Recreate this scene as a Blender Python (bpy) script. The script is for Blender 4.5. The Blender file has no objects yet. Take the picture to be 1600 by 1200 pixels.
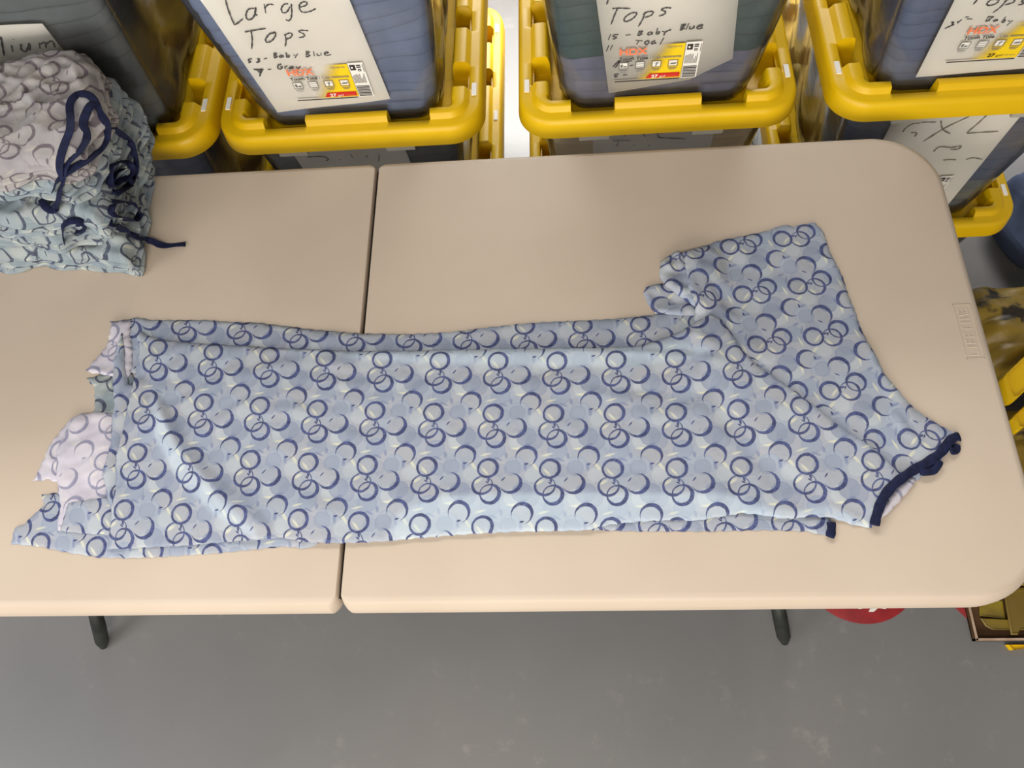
import bpy, bmesh, math, random
import numpy as np
from mathutils import Vector, Matrix, noise
from mathutils.bvhtree import BVHTree
from mathutils.geometry import delaunay_2d_cdt

S = bpy.context.scene
COL = S.collection
random.seed(7)

# ------------------------------------------------------------------ camera
CAM = np.array([0.31396, -0.15035, 1.76663])
ROT = np.array([[0.99686921, 0.00150502, -0.07905391],
                [0.03088737, 0.9129636, 0.40687029],
                [0.07278569, -0.40803823, 0.91005881]])   # world -> camera
FPX = 1208.0
cd = bpy.data.cameras.new('camera')
cam = bpy.data.objects.new('camera', cd)
COL.objects.link(cam)
cd.sensor_width = 36.0
cd.lens = FPX / 1600 * 36
cd.clip_start = 0.02
mw = Matrix([[*ROT.T[i], CAM[i]] for i in range(3)] + [[0, 0, 0, 1]])
cam.matrix_world = mw
S.camera = cam

# ------------------------------------------------------------------ light and exposure
w = bpy.data.worlds.new('world')
S.world = w
w.use_nodes = True
w.node_tree.nodes['Background'].inputs[0].default_value = (0.97, 0.98, 1.0, 1)
w.node_tree.nodes['Background'].inputs[1].default_value = 0.24
S.view_settings.view_transform = 'Standard'
S.view_settings.look = 'None'
S.view_settings.exposure = -0.06
S.view_settings.gamma = 1.0
S.view_settings.use_curve_mapping = False

def area(name, loc, target, sx, sy, power, color):
    ld = bpy.data.lights.new(name, 'AREA')
    ld.shape = 'RECTANGLE'
    ld.size, ld.size_y, ld.energy, ld.color = sx, sy, power, color
    o = bpy.data.objects.new(name, ld)
    COL.objects.link(o)
    o.location = loc
    d = Vector(target) - Vector(loc)
    o.rotation_euler = d.to_track_quat('-Z', 'Y').to_euler()
    return o
area('left_window_light', (-2.15, -1.1, 1.9), (-.5, .2, .5), 1.5, 1.2, 40, (0.95, 0.97, 1.0))
area('front_light', (0.3, -2.2, 1.5), (0.4, 0.6, 0.75), 1.8, 0.8, 58, (1.0, 0.94, 0.84))
area('ceiling_light', (-0.2, -1.35, 2.75), (0.0, 0.6, 0.7), 1.4, 0.5, 27, (1.0, 0.93, 0.82))
area('back_window_light', (0.25, 2.55, 1.5), (0.25, 1.4, 0.1), 2.4, 1.6, 230, (1.0, 0.98, 0.95))

# ------------------------------------------------------------------ pixel <-> place (points taken from the photo, put on real surfaces)
def ray(u, v):
    return ROT.T @ np.array([(u - 800) / FPX, -(v - 600) / FPX, -1.0])
def hz(u, v, z=0.735):
    d = ray(u, v); k = (z - CAM[2]) / d[2]
    p = CAM + k * d
    return (p[0], p[1])
def hwall(u, v, zb, cx):           # on a tote's leaning front wall -> (local x, height)
    d = ray(u, v)
    k = 0.08
    t = (0.845 - (CAM[2] - zb) * k - CAM[1]) / (d[1] + k * d[2])
    q = CAM + t * d
    return (q[0] - cx, q[2] - zb)

# ------------------------------------------------------------------ node expression helper
class X:
    nt = None
    def __init__(s, sock): s.s = sock
    @staticmethod
    def m(op, *a, clamp=False):
        n = X.nt.nodes.new('ShaderNodeMath'); n.operation = op; n.use_clamp = clamp
        for i, v in enumerate(a):
            if isinstance(v, X): X.nt.links.new(v.s, n.inputs[i])
            else: n.inputs[i].default_value = v
        return X(n.outputs[0])
    def __add__(s, o): return X.m('ADD', s, o)
    def __radd__(s, o): return X.m('ADD', s, o)
    def __sub__(s, o): return X.m('SUBTRACT', s, o)
    def __rsub__(s, o): return X.m('SUBTRACT', o, s)
    def __mul__(s, o): return X.m('MULTIPLY', s, o)
    def __rmul__(s, o): return X.m('MULTIPLY', s, o)
def length2(x, y): return X.m('SQRT', x * x + y * y)
def step(v, lo, hi):
    n = X.nt.nodes.new('ShaderNodeMapRange'); n.interpolation_type = 'SMOOTHSTEP'
    X.nt.links.new(v.s, n.inputs[0])
    n.inputs[1].default_value = lo; n.inputs[2].default_value = hi
    return X(n.outputs[0])
def mix(f, a, b):
    n = X.nt.nodes.new('ShaderNodeMix'); n.data_type = 'RGBA'
    if isinstance(f, X): X.nt.links.new(f.s, n.inputs[0])
    else: n.inputs[0].default_value = f
    for k, v in ((6, a), (7, b)):
        if isinstance(v, X): X.nt.links.new(v.s, n.inputs[k])
        else: n.inputs[k].default_value = (*v, 1)
    return X(n.outputs[2])
def tex(kind, scale=5, detail=2, rough=.5, vec=None, rand=1.0, feature=None, out=0):
    n = X.nt.nodes.new('ShaderNodeTex' + kind)
    n.inputs['Scale'].default_value = scale
    if 'Detail' in n.inputs: n.inputs['Detail'].default_value = detail
    if 'Roughness' in n.inputs: n.inputs['Roughness'].default_value = rough
    if kind == 'Voronoi':
        n.inputs['Randomness'].default_value = rand
        if feature: n.feature = feature
    if vec: X.nt.links.new(vec.s, n.inputs['Vector'])
    return X(n.outputs[out])
def coords(which='Object'):
    return X(X.nt.nodes.new('ShaderNodeTexCoord').outputs[which])
def bump(h, strength, dist):
    n = X.nt.nodes.new('ShaderNodeBump'); n.inputs['Strength'].default_value = strength
    n.inputs['Distance'].default_value = dist
    X.nt.links.new(h.s, n.inputs['Height'])
    return X(n.outputs[0])
def sep(v):
    n = X.nt.nodes.new('ShaderNodeSeparateXYZ'); X.nt.links.new(v.s, n.inputs[0])
    return X(n.outputs[0]), X(n.outputs[1]), X(n.outputs[2])
def comb(x, y, z=0.0):
    n = X.nt.nodes.new('ShaderNodeCombineXYZ')
    for i, v in enumerate((x, y, z)):
        if isinstance(v, X): X.nt.links.new(v.s, n.inputs[i])
        else: n.inputs[i].default_value = v
    return X(n.outputs[0])

def srgb(r, g, b):
    f = lambda c: (c / 255 / 12.92) if c / 255 <= .04045 else ((c / 255 + .055) / 1.055) ** 2.4
    return (f(r), f(g), f(b))

def material(name, color, rough=.5, spec=.5, build=None, **kw):
    m = bpy.data.materials.new(name); m.use_nodes = True
    X.nt = m.node_tree
    b = X.nt.nodes['Principled BSDF']
    b.inputs['Base Color'].default_value = (*color, 1)
    b.inputs['Roughness'].default_value = rough
    b.inputs['Specular IOR Level'].default_value = spec
    for k, v in kw.items():
        b.inputs[k.replace('_', ' ')].default_value = v
    if build: build(b)
    return m
def link(x, sock): X.nt.links.new(x.s, sock)

def noisy(c1, c2, scale, bscale=0, bstr=0, bdist=.001, lo=.3, hi=.7, detail=3):
    def f(b):
        c = coords()
        link(mix(step(tex('Noise', scale, detail, .55, c), lo, hi), c1, c2), b.inputs['Base Color'])
        if bscale:
            link(bump(tex('Noise', bscale, 2, .5, c), bstr, bdist), b.inputs['Normal'])
    return f

# ------------------------------------------------------------------ printed gown fabric
JA, JB = (86.5, -5.5), (-4.6, -84.3)           # repeat vectors, millimetres
Ji = np.linalg.inv(np.array([JA, JB]).T)
RINGS = [((0, 0), 15.7, 11.2, (-.8, -.3)),
         ((-6.8, -26.7), 15.2, 12.1, (.7, 1.3)),
         ((5.0, -39.8), 15.2, 11.1, (-1.6, .9)),
         ((33.1, -24.9), 16.0, 13.4, (-3.0, 2.2)),
         ((-32.8, 21.3), 15.7, 12.9, (-1.4, -2.7))]
MARKS = [((22, -18.2), 4.4, 1.1, 50), ((-33, 9.2), 3.4, 1.5, 10), ((1.4, -18), 1.8, 4.0, 10), ((0, -22), 3.2, 1.3, -40)]
# pale watercolour dots: centre, radius, tone index, strength
DOTS = [((0, 0), 13.5, 3, .4), ((33, -25), 13.5, 3, .3), ((-33, 21), 13.5, 3, .3), ((4, -39), 13, 3, .3), ((-8, -27), 13, 3, .3),
        ((36, -46), 13.5, 5, .7), ((-38, -34), 14.5, 2, .8), ((10, 27), 14, 4, .75), ((38, 2), 14, 1, .9), ((-22, 42), 12.5, 2, .6), ((-24, -8), 12, 5, .6), ((16, -4), 10, 2, .35), ((-52, 4), 12, 2, .55)]
CREAM = [((-21, 5), 2.2, 7.0, 35), ((36, -57), 8.5, 1.6, -6), ((-4, 21), 7.5, 1.6, 12), ((-14, -20), 6.5, 2.2, 30), ((44, 28), 7.5, 1.5, 0), ((-4, -5), 7, 1.8, -50)]
BLUE = [((52, 0), 2.6, 7.0, 5), ((25, 18), 2.4, 5.0, 10), ((-38, -47), 7, 2.2, 20), ((14, 13), 7, 1.8, -25)]
def fabric(ring_a, ring_b, tones, fade=0.0, washed=(.8, .76, .77)):
    def f(b):
        uv = coords('UV')
        i, j, _ = sep(uv)
        mm = comb(i * 0.0865, j * -0.0843)
        wx = (tex('Noise', 170, 2, .6, mm) - .5) * 2.2
        cache = {}
        def local(c):
            if c in cache: return cache[c]
            ci, cj = Ji @ np.array(c)
            di = X.m('FRACT', i + float(.5 - ci + 8)) - .5
            dj = X.m('FRACT', j + float(.5 - cj + 8)) - .5
            cache[c] = (di * float(JA[0]) + dj * float(JB[0]), di * float(JA[1]) + dj * float(JB[1]))
            return cache[c]
        def ell(c, a, bb, ang, lo=-.25, hi=.4):
            x, y = local(c)
            ca, sa = math.cos(math.radians(ang)), math.sin(math.radians(ang))
            u = (x * ca + y * sa) * (1 / a); v2 = (y * ca - x * sa) * (1 / bb)
            return step(1.0 - length2(u, v2), lo, hi)
        ink = None
        for c, R, r, s in RINGS:
            x, y = local(c)
            v = step(R - (length2(x, y) + wx * .6), -.3, .6) * step(length2(x - s[0], y - s[1]) - r + wx, -.3, .9)
            ink = v if ink is None else X.m('MAXIMUM', ink, v)
        for c, a, bb, ang in MARKS:
            ink = X.m('MAXIMUM', ink, ell(c, a, bb, ang, -.1, .35))
        fleck = step(tex('Noise', 520, 2, .7, mm), .58, .72)
        ink = ink * (1 - fleck * .5) * .93
        colr = mix(step(tex('Noise', 16, 3, .6, mm), .35, .65), tones[0], tones[1])
        colr = mix(step(tex('Noise', 75, 3, .65, mm), .5, .72) * .45, colr, tones[2])
        for c, R, ti, k in DOTS:
            x, y = local(c)
            d = length2(x, y) + wx
            colr = mix(step(R - d, -.4, .6) * k, colr, tones[ti])
            if ti != 3: colr = mix(step(R - d, -.4, .3) * (1 - step(R - d, .6, 2.4)) * (k * .22), colr, tones[6])
        for c, a, bb, ang in BLUE:
            colr = mix(ell(c, a, bb, ang) * .6, colr, tones[6])
        for c, a, bb, ang in CREAM:
            colr = mix(ell(c, a, bb, ang, -.5, .6) * .75, colr, tones[7])
        at = X.nt.nodes.new('ShaderNodeAttribute'); at.attribute_name = 'layer_or_lit_crease'     # sheer cotton, paler where another layer lies right beneath; painted light beside one crease
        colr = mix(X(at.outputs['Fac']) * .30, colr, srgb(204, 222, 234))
        if fade:
            colr = mix(fade, colr, washed)
        ic = mix(step(tex('Noise', 90, 2, .6, mm), .35, .65), ring_a, ring_b)
        link(mix(ink * (1 - fade * .35), colr, ic), b.inputs['Base Color'])
        link(bump(tex('Noise', 900, 2, .6, coords()), .12, .0006), b.inputs['Normal'])
    return f
TONE = [srgb(166, 168, 176), srgb(158, 166, 180), srgb(138, 146, 164), srgb(158, 159, 162), srgb(146, 156, 174), srgb(180, 186, 190), srgb(110, 122, 156), srgb(208, 207, 184)]
M = {}
M['print'] = material('printed_cotton', (.5, .5, .6), .85, .2, fabric(srgb(46, 52, 94), srgb(70, 79, 126), TONE))
M['wrong'] = material('printed_cotton_reverse', (.6, .6, .6), .85, .2, fabric(srgb(96, 98, 130), srgb(120, 122, 150), TONE, .66, srgb(212, 202, 210)))
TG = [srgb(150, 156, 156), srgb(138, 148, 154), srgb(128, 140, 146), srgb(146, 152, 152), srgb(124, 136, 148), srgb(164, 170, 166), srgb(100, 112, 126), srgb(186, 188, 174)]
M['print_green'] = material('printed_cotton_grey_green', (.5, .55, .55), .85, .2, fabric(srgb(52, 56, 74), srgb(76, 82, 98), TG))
M['wrong_pink'] = material('printed_cotton_pinkish', (.6, .55, .55), .85, .2, fabric(srgb(66, 54, 66), srgb(92, 78, 90), TG, .5, srgb(170, 154, 150)))
M['navy'] = material('navy_binding', srgb(18, 22, 52), .8, .25, noisy(srgb(14, 18, 44), srgb(24, 30, 64), 120, 900, .3, .0005))

M['table'] = material('moulded_almond_plastic', srgb(222, 204, 178), .48, .35,
    noisy(srgb(193, 176, 158), srgb(199, 183, 165), 3.0, 900, .18, .0006))
M['seam'] = material('dark_seam', (.02, .015, .01), .8)
M['metal'] = material('dark_grey_steel', srgb(70, 72, 72), .45, .5, noisy(srgb(62, 64, 64), srgb(80, 82, 82), 14), Metallic=.6)
M['rubber'] = material('black_rubber', srgb(34, 36, 34), .6, .4, noisy(srgb(28, 30, 28), srgb(44, 46, 42), 30))
M['yellow'] = material('yellow_plastic', srgb(236, 190, 0), .42, .4, noisy(srgb(218, 174, 0), srgb(226, 184, 2), 5, 700, .12, .0006))
M['paper'] = material('white_paper', srgb(238, 232, 222), .8, .2, noisy(srgb(242, 238, 230), srgb(248, 244, 238), 9))
M['ink'] = material('marker_ink', srgb(58, 56, 60), .7, .2, noisy(srgb(50, 48, 54), srgb(86, 84, 88), 260))
M['faint_ink'] = material('faint_marker_ink', srgb(120, 118, 112), .7, .2, noisy(srgb(110, 108, 102), srgb(150, 146, 136), 260))
M['orange'] = material('orange_print', srgb(240, 128, 84), .6)
M['red'] = material('red_print', srgb(205, 40, 34), .6)
M['black'] = material('black_print', srgb(46, 40, 38), .6)
M['grey'] = material('grey_print', srgb(120, 118, 116), .6)
M['white'] = material('white_print', srgb(240, 236, 228), .6)

def clear(name, tint, haze, hazecol, alpha_rough=.12, gl=.25):
    m = bpy.data.materials.new(name); m.use_nodes = True
    nt = X.nt = m.node_tree
    nt.nodes.clear()
    out = nt.nodes.new('ShaderNodeOutputMaterial')
    tr = nt.nodes.new('ShaderNodeBsdfTransparent'); tr.inputs[0].default_value = (*tint, 1)
    gs = nt.nodes.new('ShaderNodeBsdfGlossy'); gs.inputs['Roughness'].default_value = alpha_rough
    df = nt.nodes.new('ShaderNodeBsdfDiffuse'); df.inputs[0].default_value = (*hazecol, 1)
    fr = nt.nodes.new('ShaderNodeFresnel'); fr.inputs[0].default_value = 1.45
    m1 = nt.nodes.new('ShaderNodeMixShader'); m2 = nt.nodes.new('ShaderNodeMixShader')
    streak = step(tex('Noise', 6, 3, .6, coords()), .35, .75) * .08 + haze
    link(streak, m1.inputs[0])
    nt.links.new(tr.outputs[0], m1.inputs[1]); nt.links.new(df.outputs[0], m1.inputs[2])
    f = X(fr.outputs[0]) * gl
    link(f, m2.inputs[0])
    nt.links.new(m1.outputs[0], m2.inputs[1]); nt.links.new(gs.outputs[0], m2.inputs[2])
    nt.links.new(m2.outputs[0], out.inputs[0])
    return m
M['clear'] = clear('clear_plastic', (.97, .97, .96), .04, srgb(205, 200, 190), .15, 1.1)
M['clear_tab'] = clear('frosted_plastic', (.8, .8, .78), .5, srgb(215, 208, 192), .3, .8)
def sticker_yellow():
    m = bpy.data.materials.new('faded_yellow_print'); m.use_nodes = True
    nt = X.nt = m.node_tree
    b = nt.nodes['Principled BSDF']
    b.inputs['Base Color'].default_value = (*srgb(245, 208, 20), 1); b.inputs['Roughness'].default_value = .6
    u, v, _ = sep(coords('UV'))
    n = (tex('Noise', 4, 3, .6, coords('UV')) - .5) * .14
    a = step(u + (v * -.35) + n, .18, .62)
    a = a * step(u + v * .2 + n, .12, .3)
    link(a, b.inputs['Alpha'])
    return m
M['sticker'] = sticker_yellow()

def cloth_mat(name, c, k=.82):
    d = tuple(x * k for x in c)
    return material(name, c, .9, .15, noisy(d, c, 14, 60, .5, .004))
M['baby_blue'] = cloth_mat('baby_blue_cotton', srgb(124, 140, 176))
M['blue_dusk'] = cloth_mat('dusty_blue_cotton', srgb(92, 104, 134))
M['steel_grey'] = cloth_mat('slate_grey_cotton', srgb(112, 120, 126))
M['teal'] = cloth_mat('dark_teal_cotton', srgb(64, 88, 92))
M['lavender'] = cloth_mat('lavender_grey_cotton', srgb(112, 116, 140))
M['beige'] = cloth_mat('table_reflection_beige', srgb(246, 224, 184))  # painted to imitate the table reflected in the tote wall
M['dark_grey'] = cloth_mat('charcoal_cotton', srgb(84, 88, 94))
M['navy_cloth'] = cloth_mat('dull_blue_cotton', srgb(70, 80, 104))
M['mustard'] = material('mustard_plastic_film', srgb(150, 124, 34), .4, .5,
    noisy(srgb(36, 28, 16), srgb(128, 104, 30), 13, 30, .5, .004, .38, .46))
M['cardboard'] = material('brown_cardboard', srgb(86, 62, 40), .8, .2, noisy(srgb(80, 56, 36), srgb(98, 72, 48), 12))
M['cardboard_edge'] = material('pale_cardboard_edge', srgb(178, 150, 128), .8, .2, noisy(srgb(170, 142, 120), srgb(190, 164, 142), 40))
M['floor_red'] = material('red_vinyl', srgb(140, 30, 36), .5, .4, noisy(srgb(128, 26, 32), srgb(150, 34, 38), 20))

# ------------------------------------------------------------------ mesh helpers
def tag(o, label=None, cat=None, group=None, kind=None):
    if label: o['label'] = label
    if cat: o['category'] = cat
    if group: o['group'] = group
    if kind: o['kind'] = kind
    return o
def empty(name, loc=(0, 0, 0)):
    o = bpy.data.objects.new(name, None); COL.objects.link(o)
    o.location = loc; o.empty_display_size = .05
    return o
class MB:
    def __init__(s): s.v = []; s.f = []; s.m = []; s.uv = {}
    def add(s, verts, faces, mat=0):
        o = len(s.v); s.v += [tuple(map(float, p)) for p in verts]
        for f in faces:
            s.f.append([i + o for i in f]); s.m.append(mat)
        return o
    def box(s, x0, x1, y0, y1, z0, z1, mat=0):
        s.add([(x, y, z) for z in (z0, z1) for y in (y0, y1) for x in (x0, x1)],
              [(0, 2, 3, 1), (4, 5, 7, 6), (0, 1, 5, 4), (2, 6, 7, 3), (0, 4, 6, 2), (1, 3, 7, 5)], mat)
    def loft(s, rings, mat=0, cap0=False, cap1=False, closed=True):
        n = len(rings[0]); o = len(s.v)
        fs = []
        for k in range(len(rings) - 1):
            for i in range(n if closed else n - 1):
                j = (i + 1) % n
                fs.append((k * n + i, k * n + j, (k + 1) * n + j, (k + 1) * n + i))
        if cap0: fs.append(tuple(reversed(range(n))))
        if cap1: fs.append(tuple((len(rings) - 1) * n + i for i in range(n)))
        s.add([p for r in rings for p in r], fs, mat)
    def tube(s, pts, rad, n=10, mat=0, flat=1.0):
        pts = [Vector(p) for p in pts]; rings = []
        rads = rad if isinstance(rad, (list, tuple)) else [rad] * len(pts)
        up = Vector((0, 0, 1))
        for k, p in enumerate(pts):
            t = (pts[min(k + 1, len(pts) - 1)] - pts[max(k - 1, 0)]).normalized()
            a = t.cross(up)
            if a.length < .05: a = t.cross(Vector((1, 0, 0)))
            a.normalize(); b = a.cross(t)
            rings.append([p + a * math.cos(2 * math.pi * i / n) * rads[k] + b * math.sin(2 * math.pi * i / n) * rads[k] * flat for i in range(n)])
        s.loft(rings, mat, True, True)
    def build(s, name, mats, parent=None, smooth=True, uv=None, loc=None, auto=None):
        me = bpy.data.meshes.new(name)
        me.from_pydata(s.v, [], s.f)
        for m in (mats if isinstance(mats, (list, tuple)) else [mats]): me.materials.append(m)
        me.polygons.foreach_set('material_index', s.m)
        me.polygons.foreach_set('use_smooth', [smooth] * len(s.f))
        if uv is not None:
            l = me.uv_layers.new(name='UVMap')
            li = np.empty(len(me.loops), int); me.loops.foreach_get('vertex_index', li)
            l.data.foreach_set('uv', np.asarray(uv, float)[li].ravel())
        me.validate(); me.update()
        if auto is not None:
            try: me.set_sharp_from_angle(angle=math.radians(auto))
            except Exception: pass
        o = bpy.data.objects.new(name, me); COL.objects.link(o)
        if parent: o.parent = parent
        if loc: o.location = loc
        return o

def rrect(hx, y0, y1, R, nc=12, ns=1):
    """rounded rectangle, ccw, x in +-hx, y0..y1"""
    R = min(R, hx * .98, (y1 - y0) / 2 * .98)
    P = []
    cs = [(hx - R, y0 + R, -90), (hx - R, y1 - R, 0), (-hx + R, y1 - R, 90), (-hx + R, y0 + R, 180)]
    for q, (cx, cy, a0) in enumerate(cs):
        for k in range(nc + 1):
            a = math.radians(a0 + 90 * k / nc)
            P.append((cx + R * math.cos(a), cy + R * math.sin(a)))
        nx = cs[(q + 1) % 4]
        a = math.radians(nx[2])
        e = (nx[0] + R * math.cos(a), nx[1] + R * math.sin(a))
        b = P[-1]
        for k in range(1, ns):
            t = k / ns
            P.append((b[0] + (e[0] - b[0]) * t, b[1] + (e[1] - b[1]) * t))
    return P

# ------------------------------------------------------------------ text
_font_cache = {}
def text_mesh(body, size, bold=0.0, shear=0.0, ext=0.0):
    cu = bpy.data.curves.new('t', 'FONT'); cu.body = body; cu.size = size; cu.offset = bold; cu.shear = shear; cu.extrude = ext
    o = bpy.data.objects.new('t', cu); COL.objects.link(o)
    dg = bpy.context.evaluated_depsgraph_get()
    me = bpy.data.meshes.new_from_object(o.evaluated_get(dg))
    vs = [tuple(v.co) for v in me.vertices]; fs = [tuple(p.vertices) for p in me.polygons]
    bpy.data.objects.remove(o); bpy.data.curves.remove(cu); bpy.data.meshes.remove(me)
    return vs, fs

# ------------------------------------------------------------------ setting
mb = MB(); mb.box(-4, 4.5, -3.2, 2.7, -.1, 0)
def floor_build(b):
    c = coords()
    big = step(tex('Noise', .9, 3, .5, c), .3, .7)
    scuff = step(tex('Noise', 14, 6, .7, c), .55, .75) * step(tex('Noise', 1.6, 2, .5, c), .45, .6)
    colr = mix(big, srgb(112, 112, 113), srgb(126, 123, 121))
    colr = mix(scuff * .45, colr, srgb(168, 162, 156))
    spots = step(tex('Noise', 70, 2, .5, c), .74, .80)
    colr = mix(spots * .35, colr, srgb(80, 76, 72))
    link(colr, b.inputs['Base Color'])
    link(tex('Noise', 9, 4, .6, c) * .25 + .26, b.inputs['Roughness'])
    link(bump(tex('Noise', 60, 3, .6, c), .10, .002), b.inputs['Normal'])
floor = mb.build('floor', material('grey_epoxy_floor', srgb(128, 124, 122), .35, .5, floor_build), smooth=False)
tag(floor, kind='structure')
mb = MB()
mb.box(-4, -1.0, 2.62, 2.7, 0, 2.9); mb.box(1.5, 4.5, 2.62, 2.7, 0, 2.9); mb.box(-1.0, 1.5, 2.62, 2.7, 2.35, 2.9); mb.box(-1.0, 1.5, 2.62, 2.7, 0, .5)
wall = mb.build('wall_back', material('white_wall_paint', srgb(225, 222, 214), .8, .2, noisy(srgb(222, 218, 210), srgb(230, 228, 220), 4)), smooth=False)
tag(wall, kind='structure')
mb = MB()
for a in ((-1.0, -.95, 0), (1.45, 1.5, 0), (.225, .275, 0)): mb.box(a[0], a[1], 2.60, 2.66, .5, 2.35)
mb.box(-1.0, 1.5, 2.60, 2.66, .5, .55); mb.box(-1.0, 1.5, 2.60, 2.66, 2.30, 2.35)
win = mb.build('window_1', M['white'], smooth=False)
tag(win, kind='structure')
mb = MB(); mb.box(-.95, 1.45, 2.64, 2.65, .55, 2.30)
gl = mb.build('pane', clear('window_glass', (.95, .97, .97), .02, (.8, .8, .8), .02, 1.0), win, smooth=False)

# ------------------------------------------------------------------ folding table
TZ = .735
table = empty('folding_table', (0, .37, 0))
tag(table, 'almond plastic fold-in-half table, seam across, printed gown on top', 'table')
def T(o): o.location = (0, -.37, 0) if o.parent is table else (0, 0, 0); return o
def outline(x0, x1, y0, y1, radii, n=14):
    """radii for corners (x1,y0),(x1,y1),(x0,y1),(x0,y0)"""
    P = []
    for (cx, cy, sx, sy, a0), R in zip(((x1, y0, -1, 1, -90), (x1, y1, -1, -1, 0), (x0, y1, 1, -1, 90), (x0, y0, 1, 1, 180)), radii):
        ox, oy = cx + sx * R, cy + sy * R
        for k in range(n + 1):
            a = math.radians(a0 + 90 * k / n)
            P.append((ox + R * math.cos(a), oy + R * math.sin(a), math.cos(a), math.sin(a)))
    return P
def tabletop(x0, x1, radii):
    P = outline(x0, x1, 0, .7355, radii)
    mb = MB()
    prof = [(.0125, .004), (.0105, .004), (.0095, .0039), (.006, .003), (.0025, .0008), (0, -.003), (-.004, -.010), (-.0065, -.020), (-.0065, -.030), (-.002, -.033), (.004, -.033), (.006, -.020), (.012, -.014)]
    seam = lambda nx: .15 if (nx > .3 and x1 < .1) or (nx < -.3 and x0 > -.1) else 1
    rings = [[(x - nx * d * seam(nx), y - ny * d, TZ - .004 + dz) for x, y, nx, ny in P] for d, dz in prof]
    # top cap with inner points is flat: an n-gon is enough
    mb.loft(list(reversed(rings)), 0, True, True)
    return mb
t1 = T(tabletop(-.914, -.0026, (.014, .014, .10, .10)).build('tabletop_half', M['table'], table, auto=50))
t2 = T(tabletop(.0026, .914, (.10, .10, .014, .014)).build('tabletop_half', M['table'], table, auto=50))
mb = MB(); mb.box(-.012, .012, .01, .725, TZ - .03, TZ - .012)
T(mb.build('hinge_strip', M['seam'], table, smooth=False))
# embossed maker plate
plate = [hz(*p, TZ) for p in ((1496, 484), (1511, 484), (1530, 551), (1514, 553))]
px0 = sum(p[0] for p in plate) / 4; py0 = sum(p[1] for p in plate) / 4
mb = MB()
hw_, hl_, t_ = .0125, .044, .0008
for a in ((-hw_, hw_, -hl_, -hl_ + t_), (-hw_, hw_, hl_ - t_, hl_), (-hw_, -hw_ + t_, -hl_, hl_), (hw_ - t_, hw_, -hl_, hl_)):
    mb.box(px0 + a[0], px0 + a[1], py0 + a[2], py0 + a[3], TZ - .0005, TZ + .0007)
GL = {'L': ((0, 0, 0, 1), (0, 0, 1, 0)), 'I': ((.5, 0, .5, 1),), 'F': ((0, 0, 0, 1), (0, 1, 1, 1), (0, .5, .8, .5)), 'E': ((0, 0, 0, 1), (0, 1, 1, 1), (0, .5, .8, .5), (0, 0, 1, 0)),
      'T': ((.5, 0, .5, 1), (0, 1, 1, 1)), 'M': ((0, 0, 0, 1), (1, 0, 1, 1), (0, 1, .5, .4), (.5, .4, 1, 1))}
for k, ch in enumerate('LIFETIME'):
    for a, b, c_, d_ in GL[ch]:
        q0 = (px0 + .0065 - b * .013, py0 - .0385 + k * .0098 + a * .0068); q1 = (px0 + .0065 - d_ * .013, py0 - .0385 + k * .0098 + c_ * .0068)
        mb.tube([(q0[0], q0[1], TZ + .0001), (q1[0], q1[1], TZ + .0001)], .0007, 6)
T(mb.build('maker_plate', M['table'], table, smooth=False))
# legs
for sx in (-1, 1):
    mb = MB()
    X0 = sx * .755
    for y in (.06, .68):
        yy = (lambda v: v if y < .3 else .735 - v)
        mb.tube([(sx * .722, yy(.085), .12), (sx * .695, yy(.14), .30), (sx * .655, yy(.18), .52), (sx * .62, yy(.22), .68), (sx * .62, yy(.27), .70)], .0125)
    mb.tube([(sx * .685, .155, .36), (sx * .685, .58, .36)], .010)
    mb.tube([(sx * .62, .24, .70), (sx * .62, .50, .70)], .0125)
    mb.tube([(sx * .687, .37, .36), (sx * .42, .37, .69)], .009)
    lg = T(mb.build('leg_frame', M['metal'], table))
    for y, d in ((.05, -1), (.69, 1)):
        f = MB()
        f.tube([(sx * .719, .090 if d < 0 else .645, .13), (sx * .736, .058 if d < 0 else .677, .07), (sx * .750, .031 if d < 0 else .704, .022), (sx * .755, .020 if d < 0 else .715, .003)], [.0135, .0150, .0145, .008], 14, 0)
        fo = f.build('foot_cap', M['rubber'], lg); fo.location = (0, 0, 0)

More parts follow.
